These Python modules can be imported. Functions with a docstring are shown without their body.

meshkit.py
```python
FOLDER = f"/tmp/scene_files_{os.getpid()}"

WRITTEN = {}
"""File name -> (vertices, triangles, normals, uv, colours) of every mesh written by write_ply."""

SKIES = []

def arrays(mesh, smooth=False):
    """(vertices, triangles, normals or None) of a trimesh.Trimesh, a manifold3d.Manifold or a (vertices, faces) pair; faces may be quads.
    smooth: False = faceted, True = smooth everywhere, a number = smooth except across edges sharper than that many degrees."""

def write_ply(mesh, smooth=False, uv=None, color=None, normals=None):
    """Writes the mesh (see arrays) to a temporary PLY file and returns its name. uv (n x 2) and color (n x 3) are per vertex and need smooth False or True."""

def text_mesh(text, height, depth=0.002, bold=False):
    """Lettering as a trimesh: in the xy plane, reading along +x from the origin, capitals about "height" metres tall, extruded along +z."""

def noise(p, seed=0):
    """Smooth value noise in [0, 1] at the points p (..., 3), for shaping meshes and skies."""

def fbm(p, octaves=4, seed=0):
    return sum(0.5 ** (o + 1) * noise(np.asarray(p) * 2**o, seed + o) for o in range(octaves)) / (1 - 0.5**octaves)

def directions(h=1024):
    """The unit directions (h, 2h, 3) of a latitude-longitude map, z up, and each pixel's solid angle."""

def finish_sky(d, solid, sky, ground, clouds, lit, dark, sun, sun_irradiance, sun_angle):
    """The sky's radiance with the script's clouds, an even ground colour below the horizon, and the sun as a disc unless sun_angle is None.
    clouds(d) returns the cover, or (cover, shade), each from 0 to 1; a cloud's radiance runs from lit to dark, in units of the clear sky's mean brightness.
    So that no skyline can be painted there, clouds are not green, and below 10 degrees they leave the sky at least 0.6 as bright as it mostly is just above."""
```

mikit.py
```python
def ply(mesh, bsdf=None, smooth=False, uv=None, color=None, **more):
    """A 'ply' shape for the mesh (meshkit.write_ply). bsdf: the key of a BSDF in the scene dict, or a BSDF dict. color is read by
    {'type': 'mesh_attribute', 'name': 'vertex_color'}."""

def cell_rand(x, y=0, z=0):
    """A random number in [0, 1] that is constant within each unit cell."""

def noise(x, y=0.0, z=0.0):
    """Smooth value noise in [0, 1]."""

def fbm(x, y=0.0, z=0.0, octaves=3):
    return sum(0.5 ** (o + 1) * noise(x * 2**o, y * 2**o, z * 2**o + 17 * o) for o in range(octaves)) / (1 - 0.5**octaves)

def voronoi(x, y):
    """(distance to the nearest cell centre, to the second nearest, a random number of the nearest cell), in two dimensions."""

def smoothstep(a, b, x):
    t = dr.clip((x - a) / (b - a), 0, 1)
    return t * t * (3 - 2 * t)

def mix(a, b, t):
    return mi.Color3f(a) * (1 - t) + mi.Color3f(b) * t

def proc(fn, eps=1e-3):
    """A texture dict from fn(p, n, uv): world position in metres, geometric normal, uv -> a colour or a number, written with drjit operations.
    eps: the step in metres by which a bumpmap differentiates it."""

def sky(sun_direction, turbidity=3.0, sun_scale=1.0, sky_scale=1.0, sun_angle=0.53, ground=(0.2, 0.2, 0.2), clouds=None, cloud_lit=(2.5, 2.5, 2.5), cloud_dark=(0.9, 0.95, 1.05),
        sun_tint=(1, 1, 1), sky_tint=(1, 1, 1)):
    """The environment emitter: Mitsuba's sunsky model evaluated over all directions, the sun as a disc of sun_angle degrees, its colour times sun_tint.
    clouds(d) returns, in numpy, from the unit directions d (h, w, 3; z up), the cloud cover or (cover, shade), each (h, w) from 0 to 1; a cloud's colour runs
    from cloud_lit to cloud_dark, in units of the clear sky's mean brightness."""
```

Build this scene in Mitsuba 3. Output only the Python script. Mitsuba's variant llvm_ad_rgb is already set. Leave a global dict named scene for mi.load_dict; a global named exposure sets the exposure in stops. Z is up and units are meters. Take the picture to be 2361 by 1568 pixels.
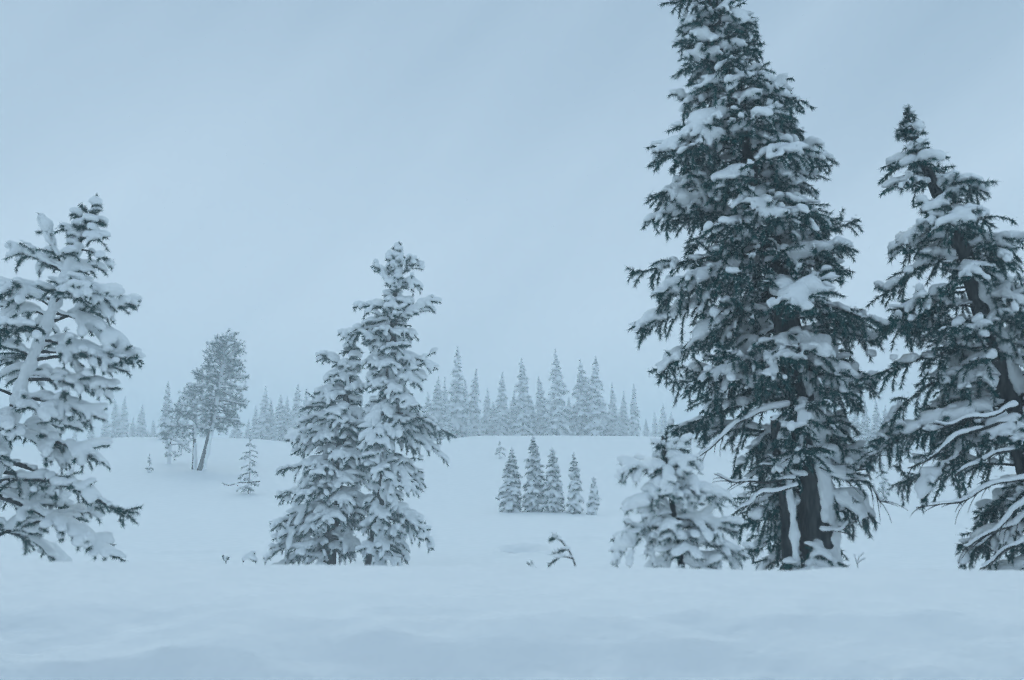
import math
import numpy as np
import trimesh
import mitsuba as mi
import drjit as dr
import mikit
import meshkit

T = mi.ScalarTransform4f
scene, labels = {}, {}

# ------------------------------------------------------------------ camera, sky, exposure
EYE = 2.0                                   # eye height above the ploughed road, metres
FOC, CX, CY, HORIZON = 2268.0, 1180.5, 784.0, 1020.0   # focal length etc. in units of a 2361 x 1568 picture
PITCH = math.atan((HORIZON - CY) / FOC)
FWD = np.array([0, math.cos(PITCH), math.sin(PITCH)])
UP = np.array([0, -math.sin(PITCH), math.cos(PITCH)])
scene['camera'] = {
    'type': 'thinlens', 'fov': 2 * math.degrees(math.atan(CX / FOC)), 'fov_axis': 'x',
    'aperture_radius': 0.012, 'focus_distance': 48.0,
    'to_world': T().look_at(origin=[0, 0, EYE], target=[0, float(FWD[1]), EYE + float(FWD[2])], up=[0, 0, 1]),
    'near_clip': 0.1, 'far_clip': 3000.0, 'medium': {'type': 'ref', 'id': 'haze_air'}}
exposure = 1.24
SKY_K = 1.98


def overcast(d):
    e = np.degrees(np.arcsin(np.clip(d[..., 2], 0, 1)))
    t = np.clip((e - 3) / 27, 0, 1)
    q = np.stack([d[..., 0] + 0.9 * d[..., 2], d[..., 1] * 0.6, d[..., 2] - 0.9 * d[..., 0]], -1)      # streaks of blown snow, slanting
    n = meshkit.fbm(q * np.array([1.6, 2.0, 7.0]), 4, 3)
    return np.ones(d.shape[:2]), np.clip(0.9 * t * t * (3 - 2 * t) + 0.8 * (n - 0.5), 0, 1)


scene['sky'] = mikit.sky([-0.14, 0.61, 0.78], turbidity=3, sun_scale=0.3, sun_angle=32, ground=(0.6, 0.62, 0.64), clouds=overcast,
                         cloud_lit=tuple(SKY_K * c for c in (1.0, 1.285, 1.545)), cloud_dark=tuple(SKY_K * c for c in (0.62, 0.88, 1.14)), sun_tint=(0.58, 0.79, 1.0))

# ------------------------------------------------------------------ falling snow in the air: one closed box of haze
SIGMA = 0.0036
scene['haze_air'] = {'type': 'homogeneous', 'albedo': {'type': 'rgb', 'value': [0.875, 0.942, 0.968]}, 'sigma_t': SIGMA}
BOX = (-760.0, 760.0, -80.0, 960.0, -7.5, 26.0)
scene['haze'] = {'type': 'cube', 'to_world': T().translate([(BOX[0] + BOX[1]) / 2, (BOX[2] + BOX[3]) / 2, (BOX[4] + BOX[5]) / 2]).scale([(BOX[1] - BOX[0]) / 2, (BOX[3] - BOX[2]) / 2, (BOX[5] - BOX[4]) / 2]),
                 'bsdf': {'type': 'null'}, 'interior': {'type': 'ref', 'id': 'haze_air'}}
labels['haze'] = {'label': 'pale blue snowfall haze filling the air over the meadow', 'category': 'haze', 'kind': 'stuff'}

# ------------------------------------------------------------------ materials


def diffuse(fn):
    return {'type': 'twosided', 'bsdf': {'type': 'diffuse', 'reflectance': mikit.proc(fn) if callable(fn) else {'type': 'rgb', 'value': list(fn)}}}


def snow_ground_colour(p, n, uv):
    g = mikit.fbm(p.x * 3.0, p.y * 3.0, p.z * 3.0, 2)
    return mikit.mix((0.84, 0.87, 0.89), (0.90, 0.915, 0.93), g)


def needle_colour(p, n, uv):
    g = mikit.noise(p.x * 2.3, p.y * 2.3, p.z * 2.3)
    k = mikit.cell_rand(p.x * 9, p.y * 9, p.z * 9)
    return mikit.mix(mikit.mix((0.002, 0.058, 0.061), (0.010, 0.108, 0.104), g), (0.020, 0.056, 0.055), 0.5 * k * k)


def bark_colour(p, n, uv):
    g = mikit.fbm(p.x * 14, p.y * 14, p.z * 3.0, 3)
    return mikit.mix((0.014, 0.022, 0.025), (0.072, 0.078, 0.078), mikit.smoothstep(0.25, 0.8, g))


def bump_height(p, n, uv):
    return 0.55 * mikit.fbm(p.x * 9, p.y * 9, p.z * 9, 3) + 0.45 * mikit.fbm(p.x * 38, p.y * 38, p.z * 38, 2)


scene['snow_ground_material'] = {'type': 'twosided', 'bsdf': {'type': 'bumpmap', 'arbitrary': mikit.proc(bump_height, 0.01), 'scale': 0.010,
                                                              'bsdf': {'type': 'diffuse', 'reflectance': mikit.proc(snow_ground_colour)}}}
scene['bank_snow_material'] = {'type': 'twosided', 'bsdf': {'type': 'bumpmap', 'arbitrary': mikit.proc(bump_height, 0.01), 'scale': 0.03,
                                                            'bsdf': {'type': 'diffuse', 'reflectance': mikit.proc(snow_ground_colour)}}}
scene['snow_material'] = diffuse((0.87, 0.90, 0.915))
scene['needle_material'] = diffuse(needle_colour)
scene['bark_material'] = diffuse(bark_colour)

# ------------------------------------------------------------------ helpers


def at(px, py, Y):
    """the point at depth Y seen at (px, py) of the 2361-wide picture"""
    d = FWD + (px - CX) / FOC * np.array([1.0, 0, 0]) + (CY - py) / FOC * UP
    return np.array([0, 0, EYE]) + d * (Y / d[1])


def pchip(x, y):
    from scipy.interpolate import PchipInterpolator
    return PchipInterpolator(x, y, extrapolate=True)


KEYS = {}


def key_for(name):
    n = KEYS.get(name, -1) + 1
    KEYS[name] = n
    return name if n == 0 else f'{name}_{n:03d}'


def tag(key, label, category=None, group=None, kind=None):
    labels[key] = {'label': label}
    if category: labels[key]['category'] = category
    if group: labels[key]['group'] = group
    if kind: labels[key]['kind'] = kind


def put(key, v, f, material, smooth=False, **more):
    if len(f):
        if key.endswith(('__snow', '__needles', '__crown')): labels[key] = {'kind': 'stuff'}
        scene[key] = mikit.ply((np.asarray(v, float), np.asarray(f, int)), material, smooth, **more)


def tube(pts, rad, sides=6, cap=True):
    p = np.asarray(pts, float)
    r = np.broadcast_to(np.asarray(rad, float), (len(p),))
    t = np.gradient(p, axis=0)
    t /= np.linalg.norm(t, axis=1, keepdims=True) + 1e-12
    ref = np.where(np.abs(t[:, 2:]) < 0.85, [0, 0, 1.0], [1.0, 0, 0])
    a = np.cross(t, ref); a /= np.linalg.norm(a, axis=1, keepdims=True) + 1e-12
    b = np.cross(t, a)
    ang = np.arange(sides) * 2 * math.pi / sides
    v = p[:, None] + r[:, None, None] * (np.cos(ang)[None, :, None] * a[:, None] + np.sin(ang)[None, :, None] * b[:, None])
    v = v.reshape(-1, 3)
    i, j = np.meshgrid(np.arange(len(p) - 1), np.arange(sides), indexing='ij')
    q = lambda i, j: (i * sides + j % sides).ravel()
    f = np.vstack([np.stack([q(i, j), q(i, j + 1), q(i + 1, j + 1)], 1), np.stack([q(i, j), q(i + 1, j + 1), q(i + 1, j)], 1)])
    if cap:
        v = np.vstack([v, p[-1]])
        k = np.arange(sides); base = (len(p) - 1) * sides
        f = np.vstack([f, np.stack([base + k, base + (k + 1) % sides, np.full(sides, len(v) - 1)], 1)])
    return v, f


def join(parts):
    vs, fs, n = [], [], 0
    for v, f in parts:
        vs.append(v); fs.append(np.asarray(f) + n); n += len(v)
    return (np.vstack(vs), np.vstack(fs)) if vs else (np.zeros((0, 3)), np.zeros((0, 3), int))


EDGES = np.array([[0, 1], [2, 3], [4, 5], [6, 7], [0, 2], [1, 3], [4, 6], [5, 7], [0, 4], [1, 5], [2, 6], [3, 7]])
CORNER = np.array([[i >> 2 & 1, i >> 1 & 1, i & 1] for i in range(8)])


def surface_nets(F, iso, origin, h):
    """a smooth closed surface round the part of the grid F above iso"""
    inside = F > iso
    sh = np.array(F.shape) - 1
    cnt = sum(inside[a:a + sh[0], b:b + sh[1], c:c + sh[2]].astype(np.int8) for a, b, c in CORNER)
    act = np.argwhere((cnt > 0) & (cnt < 8))
    if not len(act):
        return np.zeros((0, 3)), np.zeros((0, 3), int)
    idx = np.full(tuple(sh), -1, int)
    idx[tuple(act.T)] = np.arange(len(act))
    val = np.stack([F[tuple((act + c).T)] for c in CORNER], 1) - iso
    pos, num = np.zeros((len(act), 3)), np.zeros(len(act))
    for a, b in EDGES:
        va, vb = val[:, a], val[:, b]
        m = (va > 0) != (vb > 0)
        t = np.where(m, va / np.where(m, va - vb, 1), 0)
        pos += m[:, None] * (CORNER[a] + t[:, None] * (CORNER[b] - CORNER[a]))
        num += m
    v = origin + h * (act + pos / num[:, None])
    quads = []
    for ax in range(3):
        u, w = (ax + 1) % 3, (ax + 2) % 3
        lo = [slice(None)] * 3; hi = [slice(None)] * 3
        lo[ax] = slice(0, -1); hi[ax] = slice(1, None)
        e = np.argwhere(inside[tuple(lo)] != inside[tuple(hi)])
        e = e[(e[:, u] > 0) & (e[:, w] > 0) & (e[:, u] < F.shape[u] - 1) & (e[:, w] < F.shape[w] - 1)]
        du, dw = np.eye(3, dtype=int)[u], np.eye(3, dtype=int)[w]
        q = np.stack([idx[tuple((e - o).T)] for o in (du + dw, dw, 0 * du, du)], 1)
        flip = ~inside[tuple(e.T)]
        q[flip] = q[flip][:, ::-1]
        quads.append(q)
    q = np.vstack(quads)
    q = q[(q >= 0).all(1)]
    return v, np.vstack([q[:, [0, 1, 2]], q[:, [0, 2, 3]]])


def snow_surface(balls, h, wobble=0.35, seed=0, under=1.8):
    """snow lying as merged cushions: balls (x, y, z, radius), flatter below than above"""
    balls = np.asarray(balls, float)
    if not len(balls):
        return np.zeros((0, 3)), np.zeros((0, 3), int)
    R = np.maximum(balls[:, 3], 0.62 * h) / 0.543
    lo = (balls[:, :3] - R[:, None]).min(0) - 2 * h
    n = np.ceil(((balls[:, :3] + R[:, None]).max(0) + 2 * h - lo) / h).astype(int) + 1
    F = np.zeros(n, np.float32)
    for (x, y, z), r in zip(balls[:, :3], R):
        c = (np.array([x, y, z]) - lo) / h
        a = np.maximum(np.floor(c - r / h).astype(int), 0); b = np.minimum(np.ceil(c + r / h).astype(int) + 1, n)
        gx = ((np.arange(a[0], b[0]) - c[0]) * (h / r)) ** 2
        gy = ((np.arange(a[1], b[1]) - c[1]) * (h / r)) ** 2
        dz = (np.arange(a[2], b[2]) - c[2]) * (h / r)
        gz = np.where(dz < 0, dz * under, dz * 1.12) ** 2
        k = 1 - (gx[:, None, None] + gy[None, :, None] + gz[None, None, :])
        np.maximum(k, 0, out=k)
        F[a[0]:b[0], a[1]:b[1], a[2]:b[2]] += k * k * k
    v, f = surface_nets(F, 0.35, lo, h)
    if len(v) and wobble:
        w = meshkit.noise(v / (3.2 * h), seed) + 0.5 * meshkit.noise(v / (1.5 * h), seed + 7) - 0.75
        w3 = np.stack([meshkit.noise(v / (2.6 * h), seed + k) - 0.5 for k in (11, 12, 13)], 1)
        b3 = np.stack([meshkit.noise(v / (6.5 * h), seed + k) - 0.5 for k in (21, 22, 23)], 1)
        v = v + b3 * np.array([1, 1, 0.7]) * wobble * h * 2.6 + w3 * wobble * h * 1.4 + np.array([0, 0, 1.0]) * (w * wobble * h)[:, None]
    return v, f


def needles(P, A, K, length, width, rng, spread=0.85, sag=0.0, along=0.05):
    """K thin blades round each twig point P with twig direction A"""
    if not len(P):
        return np.zeros((0, 3)), np.zeros((0, 3), int)
    P = np.repeat(P, K, 0); A = np.repeat(A, K, 0)
    n = len(P)
    r = rng.normal(size=(n, 3)); r /= np.linalg.norm(r, axis=1, keepdims=True)
    d = A * rng.uniform(0.1, 0.9, (n, 1)) + spread * r + np.array([0, 0, -sag])
    d /= np.linalg.norm(d, axis=1, keepdims=True)
    s = np.cross(d, rng.normal(size=(n, 3))); s /= np.linalg.norm(s, axis=1, keepdims=True) + 1e-9
    L = length * rng.uniform(0.65, 1.25, (n, 1)); W = width * rng.uniform(0.7, 1.3, (n, 1))
    o = P + A * rng.uniform(-along, along, (n, 1))
    v = np.stack([o - s * W / 2, o + s * W / 2, o + d * L], 1).reshape(-1, 3)
    return v, np.arange(3 * n).reshape(-1, 3)


OCT_V = np.array([[1, 0, 0], [0, 1, 0], [-1, 0, 0], [0, -1, 0], [0, 0, 1], [0, 0, -1.0]])
OCT_F = np.array([[0, 1, 4], [1, 2, 4], [2, 3, 4], [3, 0, 4], [1, 0, 5], [2, 1, 5], [3, 2, 5], [0, 3, 5]])


def grain_mesh(C, size, rng):
    """crumbs of snow caught among the needles"""
    n = len(C)
    v = OCT_V[None] * (size * rng.uniform(0.08, 0.26, (n, 1, 1))) * rng.uniform(0.6, 1.3, (n, 6, 1)) * np.array([1, 1, 0.55])
    a = rng.uniform(0, 6.28, n); c, s_ = np.cos(a)[:, None], np.sin(a)[:, None]
    v = np.stack([v[..., 0] * c - v[..., 1] * s_, v[..., 0] * s_ + v[..., 1] * c, v[..., 2]], -1) + C[:, None]
    return v.reshape(-1, 3), (OCT_F[None] + 6 * np.arange(n)[:, None, None]).reshape(-1, 3)


def path_from(root, az, L, e0, droop, n=9, curl=0.0, rng=None, power=1.0):
    s = (np.arange(n) + 0.5) / n
    e = e0 - droop * s ** power + curl * s ** 4
    a = az + (rng.normal(0, 0.05, n).cumsum() if rng is not None else 0)
    d = np.stack([np.cos(a) * np.cos(e), np.sin(a) * np.cos(e), np.sin(e)], 1) * (L / n)
    return np.vstack([root, root + d.cumsum(0)])


def sample(path, s):
    x = np.asarray(s) * (len(path) - 1)
    i = np.clip(x.astype(int), 0, len(path) - 2)
    t = (x - i)[:, None]
    d = path[i + 1] - path[i]
    return path[i] * (1 - t) + path[i + 1] * t, d / (np.linalg.norm(d, axis=1, keepdims=True) + 1e-9)


STYLE = dict(twig_gap=0.16, twig_len=0.42, twig_angle=(0.6, 1.15), twig_droop=0.5, tuft_gap=0.10, bare=0.22, K=20, n_len=0.11, n_wid=0.016, spread=0.85, sag=0.15,
             ball=0.07, cover=0.8, lift=0.05, pillow=2.0, pillow_r=0.2, axis_snow=0.05, h=0.036, wood=0.012, e0=0.2, droop=0.7, curl=0.3, power=1.0, wobble=0.35, fleck=0.0, frost=0, steep=-0.85, e0_var=0.14, twig_el=0.2, loads=(0.45, 0.7, 0.9, 1.0, 1.15, 1.3))


def bough_parts(rng, root, az, L, st, e0, droop, snow=1.0, seed=0):
    """(wood, needles, snow balls) of one bough: an axis, side twigs, tufts of needles, and the snow that lies on them"""
    axis = path_from(root, az, L, e0, droop, 9, st['curl'] * rng.uniform(0.3, 1.4), rng, st['power'])
    wood = [tube(axis, np.linspace(st['wood'] * (0.5 + 0.75 * L), st['wood'] * 0.4, len(axis)), 5)]
    nt = max(2, int(L * (1 - st['bare']) / st['twig_gap'])) * 2
    P, A, balls, grains = [], [], [], (np.zeros((0, 3)), np.zeros((0, 3), int))
    ss = np.sort(rng.uniform(st['bare'], 0.97, nt))
    C, D = sample(axis, ss)
    for k in range(nt):
        s = ss[k]
        side = 1 if k % 2 else -1
        base_az = math.atan2(D[k, 1], D[k, 0])
        tl = min(st['twig_len'] * (0.35 + 1.1 * math.sin(math.pi * min(1, 0.15 + 0.85 * s)) ** 0.7) * rng.uniform(0.65, 1.25), 0.6 * L)
        el = math.asin(np.clip(D[k, 2], -1, 1)) * 0.6 + rng.normal(0, st['twig_el'])
        tw = path_from(C[k], base_az + side * rng.uniform(*st['twig_angle']), tl, el, st['twig_droop'] * rng.uniform(0.4, 1.5), 4)
        if st['wood'] > 0.008:
            wood.append(tube(tw, np.linspace(st['wood'] * 0.45, st['wood'] * 0.2, 5), 3, False))
        m = max(2, int(tl / st['tuft_gap']))
        p, a = sample(tw, (np.arange(m) + rng.uniform(0.2, 0.8)) / m)
        P.append(p); A.append(a)
    m = max(2, int(L * (1 - st['bare']) / st['tuft_gap']))
    p, a = sample(axis, st['bare'] + (1 - st['bare']) * (np.arange(m) + 0.5) / m)
    P.append(p); A.append(a)
    P, A = np.vstack(P), np.vstack(A)
    nd = needles(P, A, st['K'], st['n_len'], st['n_wid'], rng, st['spread'], st['sag'])
    # snow on the twigs: patches, not everywhere
    patch = meshkit.noise(P / 0.45, seed % 97)
    keep = (rng.random(len(P)) < st['cover'] * snow) & (patch > 0.62 - 0.5 * st['cover'] * snow) & (A[:, 2] > st['steep'] + 0.3 * rng.random(len(P)))
    r = st['ball'] * rng.uniform(0.6, 1.45, len(P)) * (0.75 + 0.5 * patch)
    up = np.stack([0 * r, 0 * r, st['lift'] + 0.35 * r], 1)
    for o in (-0.38, 0.3):
        balls.append(np.hstack([P + up + A * (o * st['tuft_gap'] * 1.3), r[:, None] * (0.95 if o < 0 else 0.8)])[keep])
    if st['fleck']:
        q = P[rng.random(len(P)) < st['fleck']]
        grains = grain_mesh(np.repeat(q, 3, 0) + rng.normal(0, 0.5 * st['n_len'], (3 * len(q), 3)), st['n_len'], rng)
    if st['frost']:
        m = rng.random(len(P)) < min(1.0, 0.45 + 0.5 * snow) * (0.35 + 0.9 * patch)
        grains = join([grains, needles(P[m] + [0, 0, 0.12 * st['n_len']], A[m], st['frost'], st['n_len'] * 0.85, st['n_wid'] * 1.15, rng, st['spread'] * 0.9, -0.25)])
    # a ridge of snow along the axis and heavy cushions towards the end
    m = int(L / (st['axis_snow'] * 1.3)) + 1
    p, _ = sample(axis, (np.arange(m) + 0.5) / m)
    p = p[rng.random(m) < min(1, 0.92 * snow + 0.1)]
    balls.append(np.hstack([p + [0, 0, st['axis_snow'] * 0.75], st['axis_snow'] * rng.uniform(0.75, 1.25, (len(p), 1))]))
    np_ = rng.poisson(st['pillow'] * snow * min(1.6, 0.35 + 0.65 * L))
    if np_:
        s = rng.uniform(0.3, 0.86, np_)
        p, d = sample(axis, s)
        r = st['pillow_r'] * rng.uniform(0.5, 1.12, np_) * min(1.0, 0.5 + 0.4 * L)
        lat = np.stack([-d[:, 1], d[:, 0], 0 * s], 1)
        c = p + lat * (rng.normal(0, 0.12, (np_, 1)) * min(1, L))
        for q, rr, dd in zip(c, r, d):
            m = rng.integers(3, 7)
            o = rng.uniform(-0.95, 0.95, m)
            w = rng.uniform(0.35, 0.85, m) * (1.05 - 0.45 * np.abs(o))
            off = dd * (o * rr)[:, None] + np.array([-dd[1], dd[0], 0]) * (rng.normal(0, 0.38, m) * rr)[:, None]
            balls.append(np.hstack([q + off + np.stack([0 * o, 0 * o, st['lift'] + 0.34 * rr * w - 0.2 * rr * np.abs(o)], 1), (rr * w)[:, None]]))
    balls = np.vstack(balls)
    if st['fleck']:                                           # crumbs along the edges of the cushions
        m = balls[rng.random(len(balls)) < 0.22]
        r = rng.normal(size=(len(m), 3)); r[:, 2] = np.abs(r[:, 2]) - 0.6
        grains = join([grains, grain_mesh(m[:, :3] + r / np.linalg.norm(r, axis=1, keepdims=True) * m[:, 3:] * [1.1, 1.1, 0.6], 1.6 * st['n_len'], rng)])
    return join(wood), nd, balls, grains


def trunk_mesh(pts, r0, r1, rng, sides=12, n=26, rough=0.07, power=0.8):
    p = np.asarray(pts, float)
    u = np.concatenate([[0], np.linalg.norm(np.diff(p, axis=0), axis=1).cumsum()]); u /= u[-1]
    s = np.linspace(0, 1, n)
    q = np.stack([pchip(u, p[:, k])(s) for k in range(3)], 1)
    rad = r1 + (r0 - r1) * (1 - s) ** power
    rad = rad * (1 + 0.35 * np.exp(-s * 16))
    v, f = tube(q, rad, sides)
    nz = meshkit.fbm(v * np.array([5, 5, 1.6]), 3, 5) - 0.5
    ax = np.vstack([np.repeat(q, sides, 0), q[-1:]])
    d = v - ax
    v = ax + d * (1 + 2 * rough * nz)[:, None] ** 1.0
    return v, f, q, rad


def side_fn(sil, trunk, Y):
    """crown half-widths in metres left and right of the trunk line at height z, from (py, left px, right px)"""
    sil = np.array(sil, float)
    z = np.array([at(CX, y, Y)[2] for y in sil[:, 0]])
    xl = np.array([at(x, y, Y)[0] for y, x in zip(sil[:, 0], sil[:, 1])])
    xr = np.array([at(x, y, Y)[0] for y, x in zip(sil[:, 0], sil[:, 2])])
    o = np.argsort(z)
    tz = np.argsort(trunk[:, 2])
    return lambda h: (np.interp(h, trunk[tz, 2], trunk[tz, 0]), np.interp(h, z[o], xl[o]), np.interp(h, z[o], xr[o]), np.interp(h, trunk[tz, 2], trunk[tz, 1]))


def boughed_tree(key, trunk_px, sil, Y, ground, r0, r1, st, rng, gap, per, zlow=-1e9, depth=0.85, top_bits=True, snow=1.0, e0f=None, droopf=None, extra=(), names='bough', plaster=None, tlen=1.0, tips=(), bare=(), open_front=-1e9):
    """a tree near enough to tell its boughs apart: trunk, and boughs each with needles and snow"""
    st = {**STYLE, **st}
    pts = np.array([at(x, y, Y) for x, y in trunk_px])
    pts = pts[np.argsort(pts[:, 2])]
    if pts[0, 2] > ground:                                    # carry the trunk on down to the ground
        d = pts[1] - pts[0]
        pts = np.vstack([pts[0] + d / d[2] * (ground - 0.4 - pts[0, 2]), pts])
    v, f, q, rad = trunk_mesh(pts, r0, r1, rng)
    put(key + '__trunk', v, f, 'bark_material', 40)
    F = side_fn(sil, q, Y)
    top = q[-1, 2]
    specs = []
    z = max(zlow, ground + 0.35)
    k, az = 0, rng.uniform(0, 6.28)
    while z < top - 0.12:
        t = (z - ground) / (top - ground)
        for _ in range(per if t < 0.93 else max(2, per - 1)):
            az += 2.39996 + rng.normal(0, 0.25)
            if z < open_front and math.sin(az) < -0.35 and rng.random() < (0.8 if math.cos(az) > -0.1 else 0.45): continue    # the trunk shows here
            specs.append((z + rng.normal(0, gap * 0.35), az, None))
        z += gap * (1.0 - 0.45 * t) * rng.uniform(0.8, 1.2)
    for hz, a, scale in extra:
        specs.append((hz, a, scale))
    for tx, ty, e0, dr_ in tips:                              # boughs that stand out of the outline
        p = at(tx, ty, Y)
        L = abs(p[0] - F(p[2])[0]) * 1.02
        specs.append((p[2] - L * (math.sin(e0) - 0.45 * dr_), (0 if p[0] > F(p[2])[0] else math.pi) - (0.3 if p[0] > F(p[2])[0] else -0.3) * rng.random(), (L, e0, dr_)))
    for i, (hz, a, force) in enumerate(specs):
        hz = min(hz, top - 0.05)
        t = np.clip((hz - ground) / (top - ground), 0, 1)
        e0 = (e0f(t) if e0f else st['e0']) + rng.normal(0, st['e0_var'])
        dr_ = (droopf(t) if droopf else st['droop']) * rng.uniform(0.7, 1.3)
        tip = hz
        for _ in range(3):                                    # the tip hangs lower than the root: look the width up there
            xt, xl, xr, yt = F(tip)
            x0 = F(hz)[0]
            c, s_ = math.cos(a), math.sin(a)
            side = max(xr - x0, 0.12) if c > 0 else max(x0 - xl, 0.12)
            dep = depth * 0.5 * max(xr - xl, 0.25)
            R = 1 / math.sqrt((c / side) ** 2 + (s_ / dep) ** 2)
            L = max(0.18, R * 1.06 - st['n_len'] * 0.7)
            tip = hz + L * (math.sin(e0) - 0.45 * dr_)
        if isinstance(force, tuple):
            L, e0, dr_ = force
        elif force is None:
            L *= rng.uniform(0.5, 1.08) * tlen
        else:
            L *= force
        root = np.array([F(hz)[0], F(hz)[3], hz])
        load = snow * rng.choice(st['loads']) * (0.55 if t > 0.94 else 1)
        wd, nd, balls, gr = bough_parts(rng, root, a, L, st, e0, dr_, load, i * 7 + 3)
        b = key + '__' + names + ('' if i == 0 else f'_{i:03d}')
        put(b, *wd, 'bark_material')
        put(b + '__needles', *nd, 'needle_material')
        put(b + '__snow', *join([snow_surface(balls, st['h'], st['wobble'], i), gr]), 'snow_material', True)
    if top_bits:                                              # the leader
        p = path_from(q[-1] - [0, 0, 0.45], 0, 0.5, 1.5, 0.1, 5)
        P, A = sample(p, np.linspace(0.1, 1, 12))
        put(key + '__leader', *tube(p, np.linspace(0.02, 0.006, len(p)), 5), 'bark_material')
        put(key + '__leader__needles', *needles(P, A, st['K'] * 2, st['n_len'], st['n_wid'], rng, 0.9), 'needle_material')
        b = np.hstack([P + rng.normal(0, 0.5 * st['n_len'], P.shape), st['ball'] * rng.uniform(0.4, 0.8, (len(P), 1))])
        put(key + '__leader__snow', *snow_surface(b, st['h'], st['wobble'], 5), 'snow_material', True)
    for i, (path, w, dy) in enumerate(bare):                  # bare limbs with a ridge of snow
        p = np.array([at(x, y, Y + dy * (1 - j / max(1, len(path) - 1) * 0.2)) for j, (x, y) in enumerate(path)])
        u = np.linspace(0, 1, len(p)); s = np.linspace(0, 1, 14)
        p = np.stack([pchip(u, p[:, k])(s) for k in range(3)], 1)
        p = p + np.stack([0 * s, 0.05 * np.sin(9 * s + i), 0.045 * np.sin(5 * s + 2 * i) + 0.03 * np.sin(13 * s + i)], 1) * np.minimum(1, 3 * s)[:, None]
        wood = [tube(p, np.linspace(0.55 * w, 0.16 * w, 14), 6)]
        c, d = sample(p, np.linspace(0.4, 0.97, 7))
        for q_, d_ in zip(c, d):
            wood.append(tube(path_from(q_, math.atan2(d_[1], d_[0]) + rng.choice([-1, 1]) * rng.uniform(0.3, 0.9), rng.uniform(0.15, 0.5), d_[2] - 0.2, rng.uniform(0, 0.8), 4), [0.009, 0.008, 0.006, 0.005, 0.004], 4, False))
        b = f'{key}__bare_limb' + ('' if i == 0 else f'_{i:03d}')
        put(b, *join(wood), 'bark_material')
        m = int(np.linalg.norm(np.diff(p, axis=0), axis=1).sum() / (w * 0.9)) + 2
        c, _ = sample(p, np.linspace(0.0, 0.96, m))
        g = meshkit.noise(c * 3.1, i)
        B = np.hstack([c + [0, 0, w * 0.75], (w * np.linspace(1.1, 0.55, m) * (0.55 + 0.8 * g))[:, None]])[g > 0.2]
        put(b + '__snow', *snow_surface(B, min(0.03, w * 0.6), 0.35, i, 1.3), 'snow_material', True)
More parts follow.
